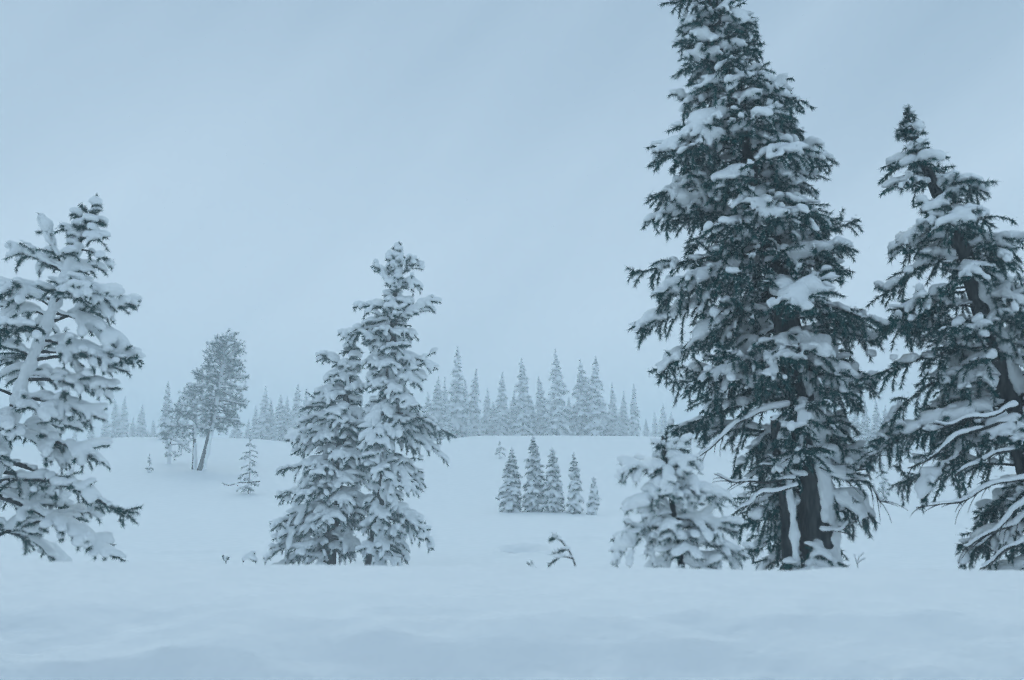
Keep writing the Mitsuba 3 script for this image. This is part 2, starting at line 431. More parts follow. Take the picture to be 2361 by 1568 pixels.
    if plaster:                                               # wind-driven snow stuck to one side of the trunk
        zl, zh, ang, frac = plaster
        B = []
        for zz in np.arange(zl, zh, 0.05):
            c = np.array([np.interp(zz, q[:, 2], q[:, k]) for k in (0, 1)])
            rr = np.interp(zz, q[:, 2], rad)
            for dphi in np.linspace(-0.75, 0.75, 5):
                g = 0.6 * meshkit.noise(np.array([zz * 2.3, dphi * 2.0, 3.3]), 9) + 0.4 * meshkit.noise(np.array([zz * 8.0, dphi * 5.0, 1.3]), 19)
                if g < 0.30 + 0.5 * abs(dphi) * (1 - frac): continue
                B.append([c[0] + (rr - 0.01) * math.cos(ang + dphi), c[1] + (rr - 0.01) * math.sin(ang + dphi), zz, 0.035 + 0.06 * g])
        put(key + '__trunk_snow', *snow_surface(B, 0.035, 0.9, 77, 1.0), 'snow_material', True)
    return q, rad, F


# ------------------------------------------------------------------ the setting: snowbank by the road, meadow
CREST_PX = [(-900, 1045), (0, 1034), (165, 1020), (300, 1008), (580, 1012), (690, 1020), (985, 1018), (1060, 1009), (1130, 1004), (1240, 1004), (1480, 1006), (1560, 1010), (1960, 1022), (2060, 1036), (2361, 1040), (3300, 1030)]
CREST_Y = 190.0
_cx = np.array([(x - CX) / FOC * CREST_Y for x, _ in CREST_PX])
_cz = np.array([(HORIZON - y) / FOC * CREST_Y for _, y in CREST_PX])
crest = pchip(_cx, _cz)
base = pchip([0, 6, 9, 12, 16, 22, 30, 42, 60, 82, 100, 115, 150, 190, 200, 230, 300, 500, 1000], [-2.9, -2.9, -3.0, -3.4, -4.1, -4.7, -5.1, -5.35, -5.5, -5.45, -4.6, -3.4, -1.35, 0.0, -0.05, -0.7, -1.5, -2, -2])


def meadow(x, y):
    x, y = np.broadcast_arrays(np.asarray(x, float), np.asarray(y, float))
    w = np.clip((y - 85) / 105, 0, 1) ** 1.5
    z = base(y) + w * crest(np.clip(x * CREST_Y / np.maximum(y, 60), -260, 260)) * np.where(y > 190, np.exp(-(y - 190) / 120), 1)
    p = np.stack([x, y, 0 * x], -1)
    near = np.clip((y - 12) / 20, 0, 1)
    z = z + near * (0.55 * (meshkit.fbm(p / 14, 3, 2) - 0.5) + 0.10 * (meshkit.fbm(p / 2.4, 2, 8) - 0.5)) * np.where(y > 150, 0.4, 1)
    for hx, hy, a, b, dpt in ((0.66, 51.2, 1.0, 1.7, 0.95), (-15.6, 50.5, 3.0, 1.2, 0.16), (3.0, 57, 2.2, 1.4, 0.12)):      # hollows where the snow has sunk
        r2 = ((x - hx) / a) ** 2 + ((y - hy) / b) ** 2
        z = z - dpt * np.exp(-r2 ** 2) + 0.25 * dpt * np.exp(-((np.sqrt(r2) - 1.35) / 0.3) ** 2)
    return z + EYE


def grid_mesh(xs, ys, fn):
    X, Y_ = np.meshgrid(xs, ys)
    v = np.stack([X, Y_, fn(X, Y_)], -1).reshape(-1, 3)
    n = len(xs)
    i, j = np.meshgrid(np.arange(len(ys) - 1), np.arange(n - 1), indexing='ij')
    a = (i * n + j).ravel()
    return v, np.vstack([np.stack([a, a + 1, a + n + 1], 1), np.stack([a, a + n + 1, a + n], 1)])


def growing(a, b, step, grow):
    out = [a]
    while out[-1] < b:
        out.append(out[-1] + step); step *= grow
    return np.array(out)


gx = growing(0, 700, 0.34, 1.024)
put('snow_meadow', *grid_mesh(np.concatenate([-gx[:0:-1], gx]), np.concatenate([[-60, -20, 0, 4], growing(7, 60, 0.34, 1.002), growing(60.6, 900, 0.6, 1.025)]), meadow), 'snow_ground_material', True)
tag('snow_meadow', 'snow covered meadow rising to a low crest in the haze', 'meadow', kind='structure')


def bank(x, y):
    p = np.stack([x, y, 0 * x], -1)
    prof = pchip([-40, 0.6, 2.0, 3.2, 4.0, 4.5, 4.85, 5.05, 5.25, 5.5, 6.0, 6.6, 7.2, 7.9, 9.0, 11, 13, 16], [-2.0, -2.0, -1.97, -1.9, -1.72, -1.45, -1.16, -1.03, -0.94, -0.875, -0.84, -0.84, -0.885, -1.02, -1.6, -3.0, -4.4, -6.6])
    yy = y + 0.35 * (meshkit.noise(p / 3.1, 4) - 0.5) * np.clip((6.5 - y) / 3, 0, 1)
    z = prof(yy) - 0.0085 * x * np.clip((y - 1) / 4, 0, 1)
    front = np.clip((5.75 - y) / 0.8, 0, 1) * np.clip((y - 0.6) / 1.0, 0, 1)
    lump = 1 - np.abs(meshkit.fbm(p / np.array([0.95, 0.34, 1]), 3, 21) - 0.5) * 4
    clod = meshkit.noise(p / np.array([0.17, 0.12, 1]), 33)
    z = z + front * (0.17 * (meshkit.fbm(p / np.array([1.1, 0.3, 1]), 3, 6) - 0.5) + 0.085 * (lump - 0.4) + 0.2 * np.clip(clod - 0.55, 0, 1) * np.clip((5.0 - y) / 0.25, 0, 1))
    z = z + 0.03 * (meshkit.fbm(p / np.array([2.6, 0.8, 1]), 2, 12) - 0.5) * np.clip((y - 3) / 2, 0, 1) * np.clip((7.0 - y) / 0.8, 0.15, 1)
    z = z + (0.035 * (meshkit.fbm(p / np.array([0.9, 1.4, 1]), 2, 52) - 0.5) + 0.03 * (meshkit.fbm(p / np.array([0.22, 0.2, 1]), 2, 53) - 0.5)) * np.clip((y - 3) / 2, 0, 1)
    return z + EYE


bx = growing(0, 90, 0.042, 1.013)
put('snow_bank', *grid_mesh(np.concatenate([-bx[:0:-1], bx]), np.concatenate([[-30, -10, -4, -1], growing(0.4, 2.9, 0.1, 1.0), growing(2.93, 8.2, 0.034, 1.004), growing(8.3, 15.5, 0.2, 1.05)]), bank), 'bank_snow_material', True)
tag('snow_bank', 'smooth ploughed snow bank along the roadside in front', 'snow bank', kind='structure')


def stand(px, Y):
    """ground point at depth Y under picture column px"""
    x = at(px, HORIZON, Y)[0]
    return np.array([x, Y, float(meadow(x, Y))])


# ------------------------------------------------------------------ near trees
R = np.random.default_rng

# big fir right of the middle, its top out of the frame
k = key_for('fir_tree')
tag(k, 'huge dark fir with its top cut off by the frame, thick trunk plastered with snow', 'fir tree')
big_sil = [(-330, 1560, 1580), (-200, 1545, 1650), (-80, 1540, 1690), (0, 1545, 1707), (43, 1549, 1748), (82, 1560, 1759), (142, 1549, 1756), (164, 1539, 1815), (203, 1552, 1841), (259, 1545, 1858), (298, 1539, 1858), (341, 1526, 1884), (380, 1491, 1912),
           (401, 1530, 1909), (431, 1535, 1880), (470, 1509, 1871), (513, 1496, 1935), (561, 1530, 1927), (604, 1491, 1953), (647, 1465, 1957), (676, 1500, 1961), (719, 1500, 2005), (776, 1474, 2048), (806, 1483, 2043), (845, 1500, 1990), (879, 1491, 2009),
           (900, 1510, 2026), (931, 1534, 2013), (957, 1543, 1965), (1034, 1560, 1974), (1077, 1610, 2000), (1151, 1640, 1996), (1194, 1665, 2030), (1237, 1685, 2035), (1306, 1729, 1960), (1420, 1780, 1950)]
big_trunk = [(1570, -330), (1595, -200), (1640, 0), (1690, 200), (1760, 500), (1822, 784), (1862, 1000), (1890, 1306)]
gz = float(meadow(at(1890, 1306, 17)[0], 17))
boughed_tree(k, big_trunk, big_sil, 17.0, gz, 0.35, 0.03, dict(K=22, n_len=0.094, n_wid=0.017, tuft_gap=0.088, spread=0.74, frost=1, twig_len=0.46, twig_gap=0.14, twig_droop=0.8, twig_el=0.45, e0_var=0.26, steep=-0.95, ball=0.058, cover=0.57, pillow=1.9, pillow_r=0.235, sag=0.4, lift=0.035, fleck=0.35, h=0.058, wobble=0.65, loads=(0.35, 0.6, 0.9, 1.05, 1.3)), R(1), 0.37, 6,
             zlow=at(0, 1290, 17)[2], depth=0.95, e0f=lambda t: 0.35 * t + 0.02, droopf=lambda t: 0.95 - 0.25 * t, plaster=(at(0, 1306, 17)[2] - 0.3, at(0, 860, 17)[2], -0.55, 0.6),
             open_front=at(0, 960, 17)[2], tips=[(1491, 380, 0.1, 0.5), (1509, 470, 0.2, 0.9), (1496, 515, 0.1, 0.8), (1465, 645, 0.1, 0.6), (1500, 700, 0.0, 0.7), (1474, 778, 0.0, 0.8), (1491, 880, -0.1, 0.9), (1550, 1030, 0.0, 1.5), (1912, 392, 0.3, 1.3),
                   (1962, 522, 0.45, 0.2), (1955, 640, 0.3, 1.3), (2045, 795, 0.0, 0.8), (2020, 890, 0.1, 0.9), (1995, 1075, 0.0, 0.5), (2030, 1195, 0.0, 0.9), (1990, 1115, -0.1, 0.3)],
             bare=[([(1815, 935), (1750, 955), (1703, 978), (1660, 1009), (1599, 1056)], 0.05, -0.6), ([(1830, 1104), (1767, 1108), (1707, 1106), (1647, 1101)], 0.04, -0.7), ([(1855, 1098), (1806, 1080), (1767, 1060)], 0.05, -0.6),
                   ([(1835, 1120), (1763, 1144), (1729, 1160), (1690, 1177)], 0.04, -0.8), ([(1890, 1075), (1944, 1093), (1987, 1075)], 0.06, -0.4), ([(1895, 1222), (1940, 1218), (1975, 1203)], 0.035, -0.4),
                   ([(1890, 1050), (1957, 1056), (2018, 1039)], 0.03, 0.3), ([(1930, 1085), (1987, 1108), (2022, 1138), (2040, 1160)], 0.03, 0.2), ([(1850, 1010), (1815, 1060), (1745, 1085)], 0.035, -0.7)])

p = np.array([at(x, y, 16.75) for x, y in [(1826, 1420), (1822, 1320), (1815, 1200), (1803, 1105), (1792, 1030), (1786, 960)]])
put(k + '__side_stem', *trunk_mesh(p, 0.135, 0.07, R(61), 10, 18)[:2], 'bark_material', 40)
u = np.linspace(0, 1, 90)
c = np.stack([np.interp(u, np.linspace(0, 1, 6), p[:, j]) for j in range(3)], 1)
g = meshkit.noise(c * 4.0, 62)
put(k + '__side_stem__snow', *snow_surface(np.hstack([c + np.array([0.075, -0.075, 0]), (0.035 + 0.05 * g)[:, None]])[g > 0.25], 0.035, 0.5, 63, 1.0), 'snow_material', True)

# far-right fir
k = key_for('fir_tree')
tag(k, 'dark leaning fir at the right edge of the frame, long low branches lined with snow', 'fir tree')
fr_sil = [(259, 2080, 2092), (288, 2072, 2133), (324, 2073, 2150), (367, 2064, 2194), (389, 2057, 2205), (418, 2058, 2249), (440, 2060, 2250), (469, 2064, 2256), (505, 2067, 2292), (556, 2072, 2340), (578, 2078, 2345), (621, 2115, 2370), (650, 2046, 2390),
          (708, 2042, 2430), (766, 2028, 2470), (810, 2060, 2500), (853, 2031, 2530), (882, 2010, 2550), (940, 2050, 2580), (984, 2038, 2610), (1064, 2013, 2650), (1151, 2060, 2690), (1180, 2105, 2700), (1230, 2200, 2720), (1303, 2170, 2740), (1480, 2230, 2760)]
fr_trunk = [(2086, 259), (2150, 420), (2220, 580), (2275, 740), (2335, 920), (2395, 1130), (2445, 1320)]
gz = float(meadow(at(2445, 1320, 16)[0], 16))
boughed_tree(k, fr_trunk, fr_sil, 16.0, gz, 0.36, 0.03, dict(K=22, n_len=0.094, n_wid=0.017, tuft_gap=0.088, spread=0.74, frost=1, twig_len=0.46, twig_gap=0.14, twig_droop=0.8, twig_el=0.45, e0_var=0.26, steep=-0.95, ball=0.058, cover=0.57, pillow=1.9, pillow_r=0.235, sag=0.4, lift=0.035, fleck=0.35, h=0.058, wobble=0.65, loads=(0.35, 0.6, 0.9, 1.05, 1.3)), R(2), 0.44, 5,
             zlow=at(0, 1320, 16)[2], depth=0.9, e0f=lambda t: 0.35 * t + 0.0, droopf=lambda t: 0.95 - 0.25 * t, plaster=(at(0, 1000, 16)[2], at(0, 640, 16)[2], -0.6, 0.6),
             tips=[(2057, 395, 0.2, 0.9), (2060, 440, 0.2, 0.9), (2255, 430, 0.3, 0.3), (2340, 560, 0.3, 0.5), (2078, 575, 0.0, 1.0), (2046, 690, 0.1, 1.2), (2028, 766, 0.0, 0.9), (2012, 885, 0.0, 0.6), (2038, 985, 0.0, 1.0), (2013, 1066, 0.0, 0.8), (2062, 1150, 0.0, 1.0)],
             bare=[([(2345, 968), (2320, 976), (2251, 996), (2204, 1012), (2157, 1043), (2094, 1075)], 0.056, -0.9), ([(2340, 935), (2317, 945), (2267, 957), (2226, 962), (2188, 977), (2150, 984)], 0.045, -1.0), ([(2380, 1010), (2336, 1029), (2292, 1053), (2251, 1075), (2197, 1103)], 0.045, -1.0),
                   ([(2400, 1095), (2339, 1109), (2282, 1131), (2235, 1149), (2188, 1160), (2110, 1162)], 0.048, -1.0), ([(2420, 1125), (2361, 1163), (2314, 1200), (2267, 1235), (2219, 1269)], 0.052, -1.1), ([(2430, 1140), (2361, 1188), (2307, 1228), (2251, 1268)], 0.045, -0.8), ([(2440, 1220), (2361, 1250), (2314, 1276), (2262, 1306)], 0.044, -1.1)])

# left pine
k = key_for('pine_tree')
tag(k, 'snow caked leaning pine at the left edge with white plastered trunk and drooping branches', 'pine tree')
lp_sil = [(460, 205, 222), (501, 190, 236), (560, 150, 240), (607, 130, 246), (651, 20, 252), (692, -30, 292), (745, -60, 262), (802, -80, 282), (833, -110, 314), (871, -130, 285), (902, -150, 267), (971, -190, 251), (1065, -230, 262), (1140, -260, 285), (1203, -280, 307), (1285, -300, 289), (1500, -330, 250)]
lp_trunk = [(216, 463), (201, 520), (176, 576), (144, 645), (119, 720), (82, 802), (38, 921), (6, 1034), (-60, 1200)]
gz = float(meadow(at(-99, 1320, 20)[0], 20))
boughed_tree(k, lp_trunk, lp_sil, 20.0, gz, 0.18, 0.012, dict(K=22, n_len=0.095, n_wid=0.016, tuft_gap=0.088, spread=0.75, frost=2, twig_len=0.42, twig_gap=0.19, twig_droop=0.6, twig_el=0.35, e0_var=0.2, steep=-2, ball=0.076, cover=0.82, pillow=0.65, pillow_r=0.22, sag=0.4, lift=0.035, fleck=0.4, wobble=0.45, axis_snow=0.055, bare=0.3, wood=0.02, h=0.056), R(3), 0.6, 4,
             zlow=at(0, 1330, 20)[2], depth=0.9, e0f=lambda t: 0.75 * t ** 2 + 0.02, droopf=lambda t: 0.95 - 0.5 * t, plaster=(gz, at(0, 560, 20)[2], -0.8, 0.9), tlen=1.08,
             tips=[(236, 512, 0.3, 0.5), (176, 498, 0.5, 0.3), (152, 532, 0.4, 0.3), (243, 560, 0.1, 0.6), (148, 592, 0.1, 0.5), (247, 602, 0.0, 0.7), (225, 488, 0.5, 0.3), (192, 480, 0.6, 0.2), (228, 540, 0.2, 0.8), (66, 522, 1.2, 0.25), (40, 585, 0.6, 0.5), (2, 668, 0.35, 0.6), (292, 692, 0.1, 0.5), (250, 740, -0.2, 0.9), (275, 802, -0.1, 0.7), (314, 833, 0.05, 0.3), (285, 868, -0.1, 0.6), (265, 905, 0.05, 0.4), (250, 970, 0.0, 0.5), (258, 1068, -0.1, 0.4), (305, 1200, -0.2, 0.4), (285, 1282, -0.2, 0.4)])

# the pair in the middle
k = key_for('fir_tree')
tag(k, 'shorter broad snow laden fir of the centre pair, on the left', 'fir tree', 'pair of firs behind the snow bank')
cl_sil = [(780, 805, 822), (822, 775, 835), (862, 762, 840), (899, 738, 842), (936, 712, 842), (968, 706, 845), (1010, 672, 852), (1031, 688, 858), (1084, 648, 862), (1143, 660, 855), (1211, 627, 850), (1254, 606, 840), (1291, 592, 834), (1400, 600, 860)]
cl_trunk = [(815, 780), (795, 950), (772, 1150), (754, 1296)]
gz = float(meadow(at(754, 1300, 42)[0], 42))
boughed_tree(k, cl_trunk, cl_sil, 42.0, gz, 0.36, 0.03, dict(K=15, n_len=0.14, n_wid=0.026, frost=2, spread=0.8, twig_len=0.66, twig_gap=0.22, tuft_gap=0.13, twig_droop=0.7, twig_el=0.35, e0_var=0.2, steep=-2, ball=0.098, cover=1.05, pillow=1.1, pillow_r=0.32, sag=0.5, lift=0.07, axis_snow=0.08, h=0.07, wood=0.016), R(4), 0.46, 5, tlen=1.12, tips=[(744, 822, 0.3, -0.1), (670, 1010, 0.0, 0.2), (648, 1084, 0.0, 0.3), (627, 1211, -0.1, 0.5), (592, 1293, -0.2, 0.6)],
             zlow=at(0, 1262, 42)[2], depth=0.9, e0f=lambda t: 0.5 * t, droopf=lambda t: 0.9 - 0.2 * t)
k = key_for('fir_tree')
tag(k, 'tall snow laden fir of the centre pair with spiky upturned top branches', 'fir tree', 'pair of firs behind the snow bank')
cr_sil = [(565, 914, 922), (600, 895, 938), (640, 882, 946), (700, 866, 952), (745, 848, 955), (777, 838, 962), (804, 832, 975), (851, 838, 990), (915, 838, 985), (963, 838, 1008), (1010, 838, 1030), (1063, 840, 1020), (1095, 842, 1003), (1153, 842, 977), (1254, 838, 1000), (1299, 838, 955), (1400, 840, 920)]
cr_trunk = [(918, 565), (912, 660), (905, 788), (897, 947), (882, 1140), (866, 1296)]
gz = float(meadow(at(866, 1300, 41)[0], 41))
boughed_tree(k, cr_trunk, cr_sil, 41.0, gz, 0.40, 0.03, dict(K=15, n_len=0.14, n_wid=0.026, frost=2, spread=0.8, twig_len=0.6, twig_gap=0.22, tuft_gap=0.13, twig_droop=0.6, twig_el=0.4, e0_var=0.25, steep=-2, ball=0.094, cover=0.92, pillow=0.8, pillow_r=0.30, sag=0.5, lift=0.06, axis_snow=0.075, h=0.07, wood=0.016), R(5), 0.50, 5, tlen=1.12,
             zlow=at(0, 1262, 41)[2], depth=0.9, e0f=lambda t: 0.9 * max(0, t - 0.55) * 2.2 - 0.1, droopf=lambda t: 0.95 - 0.75 * max(0, t - 0.5) * 2,
             tips=[(977, 603, 0.75, -0.1), (879, 583, 1.0, -0.2), (844, 614, 0.8, -0.1), (945, 587, 1.0, -0.1), (1016, 696, 0.3, -0.25), (820, 708, 0.15, 0.2), (788, 778, 0.0, 0.5), (970, 660, 0.1, 0.6), (1003, 851, 0.0, 0.8), (1050, 1008, 0.0, 0.8), (1036, 1065, 0.0, 1.0), (1006, 1252, 0.0, 0.9)], plaster=(gz, at(0, 800, 41)[2], -0.9, 0.7))

# small snow-smothered fir in front of the big one
k = key_for('young_fir')
tag(k, 'small snow smothered fir just behind the bank in front of the huge fir', 'fir tree')
sm_sil = [(1000, 1518, 1538), (1012, 1500, 1556), (1035, 1502, 1590), (1060, 1480, 1605), (1075, 1475, 1610), (1094, 1485, 1625), (1113, 1485, 1640), (1141, 1485, 1655), (1176, 1480, 1660), (1212, 1480, 1665), (1235, 1475, 1670), (1270, 1470, 1680), (1306, 1475, 1690), (1450, 1450, 1710)]
gz = float(meadow(at(1545, 1300, 12)[0], 12))
boughed_tree(k, [(1527, 1005), (1540, 1100), (1556, 1200), (1572, 1310)], sm_sil, 12.0, gz, 0.07, 0.015, dict(K=14, n_len=0.07, n_wid=0.011, frost=5, twig_len=0.3, twig_gap=0.15, tuft_gap=0.08, twig_el=0.5, e0_var=0.3, steep=-2, ball=0.05, cover=1.0, pillow=1.8, pillow_r=0.16, sag=0.3, lift=0.025, fleck=0.8, wobble=0.5, axis_snow=0.03, h=0.028, wood=0.01, bare=0.2), R(6), 0.25, 4, snow=1.1, tips=[(1428, 1077, 0.1, 0.1), (1452, 1176, -0.1, 0.5), (1402, 1272, -0.1, 0.7), (1435, 1236, 0.0, 0.4), (1675, 1142, 0.1, 0.4), (1705, 1230, 0.0, 0.5), (1470, 1095, 0.1, 0.9), (1590, 1040, 0.3, 0.6), (1722, 1285, -0.1, 0.4)],
             zlow=at(0, 1330, 12)[2] - 0.1, depth=0.9, e0f=lambda t: 0.3 * t, droopf=lambda t: 0.85)

# ------------------------------------------------------------------ trees too far off to tell their boughs apart: trunk, crown, snow


def conifer(rng, H, W, st, whorl, per, r0, e0f, droopf, shape=0.9, lean=0.0, zmin=0.06, ragged=0.25, depth=1.0, skew=0.0):
    """meshes of a whole conifer standing at the origin"""
    st = {**STYLE, **st}
    top = np.array([lean * H, 0, H])
    pts = np.array([top * s + np.array([0.02 * H * math.sin(3 * s), 0, -0.3 * (s == 0)]) for s in np.linspace(0, 1, 7)])
    tv, tf, q, rad = trunk_mesh(pts, r0, r0 * 0.08, rng, 7, 12)
    wd, nd, bl = [], [], []
    z, az = zmin * H, 0.0
    while z < H * 0.985:
        t = z / H
        for _ in range(per if t < 0.9 else 3):
            az += 2.39996 + rng.normal(0, 0.3)
            L = W * ((1 - t) ** shape * (1 - 0.25 * math.exp(-t * 9)) + 0.02) * rng.uniform(1 - ragged, 1 + ragged) * (1 + skew * math.cos(az))
            root = np.array([np.interp(z, q[:, 2], q[:, 0]), np.interp(z, q[:, 2], q[:, 1]), z + rng.normal(0, whorl * 0.3)])
            k = float(np.clip(1.3 - 1.0 * t, 0.32, 1))
            st2 = {**st, **{n: st[n] * k for n in ('ball', 'axis_snow', 'pillow_r', 'n_len', 'lift', 'tuft_gap', 'twig_gap')}}
            a, b, c, _ = bough_parts(rng, root, az, max(L, 0.12), st2, e0f(t) + rng.normal(0, 0.12), droopf(t) * rng.uniform(0.7, 1.3), (1.0 if t < 0.75 else 0.55) * rng.uniform(0.6, 1.2), rng.integers(1000))
            nd.append(b); bl.append(c); wd.append(a)
        z += whorl * (1 - 0.4 * t) * rng.uniform(0.8, 1.25)
    P, A = sample(q[-3:], np.linspace(0.5, 1, 5))
    nd.append(needles(P, A, 5, st['n_len'] * 0.8, st['n_wid'], rng))
    return dict(trunk=(tv, tf), crown=join(nd), snow=snow_surface(np.vstack(bl), st['h'], st['wobble'], 3), limbs=join(wd))


MESH = {}


def place_conifer(name, spec_id, make, p, scale, rot, label, category, group=None, smooth_snow=True):
    """one tree under its own key; trees of one template share the template's meshes"""
    key = key_for(name)
    if spec_id not in MESH:
        m = make()
        MESH[spec_id] = dict(trunk=mikit.ply(join([m['trunk']] + ([m['limbs']] if m.get('show_limbs') else [])), 'bark_material', 40), crown=mikit.ply(m['crown'], 'needle_material'), snow=mikit.ply(m['snow'], 'snow_material', smooth_snow))
    to = T().translate(list(map(float, p))).rotate([0, 0, 1], rot).scale(scale if np.ndim(scale) else [scale] * 3)
    for part, d in MESH[spec_id].items():
        scene[f'{key}__{part}'] = {**d, 'to_world': to}
    tag(key, label, category, group)
    return key


def far_template(i):
    rng = R(100 + i)
    W = (0.175, 0.15, 0.20, 0.13, 0.165, 0.15, 0.19, 0.125, 0.21)[i]
    st = dict(K=5, n_len=0.50, n_wid=0.085, twig_len=0.85, twig_gap=0.6, tuft_gap=0.5, ball=0.27, cover=0.52, pillow=0.4, pillow_r=0.40, sag=0.5, lift=0.14, axis_snow=0.2, h=0.25, wood=0.006, bare=0.1, curl=0.2, spread=0.8)
    return conifer(rng, 16.0, 16 * W, st, 0.85, 6, 0.22, lambda t: 0.45 * t - 0.25, lambda t: 0.75 - 0.2 * t, shape=(1.0, 0.9, 1.1, 0.95, 1.15, 0.85, 1.25, 0.75, 1.0)[i], ragged=(0.4, 0.35, 0.45, 0.5, 0.3, 0.4, 0.55, 0.5, 0.6)[i], lean=(0.0, 0.02, -0.02, 0.03, 0.0, -0.03, 0.015, -0.02, 0.03)[i], skew=(0, 0.15, 0, -0.2, 0, 0.2, -0.15, 0.1, 0.25)[i])


def far_tree(px, py, Y, tmpl, label, wide=1.0, name='spruce_tree', group='spruces along the far crest of the meadow'):
    tmpl = tmpl + (3 if px % 2 and tmpl in (3, 4, 5) else 0)
    g = stand(px, Y)
    H = at(px, py, Y)[2] - g[2]
    s = H / 16.0
    rot = (px * 37) % 360
    place_conifer(name, f'far{tmpl}', lambda: far_template(tmpl), g - [0, 0, 0.1], [s * wide, s * wide, s], rot, label, 'spruce tree', group)


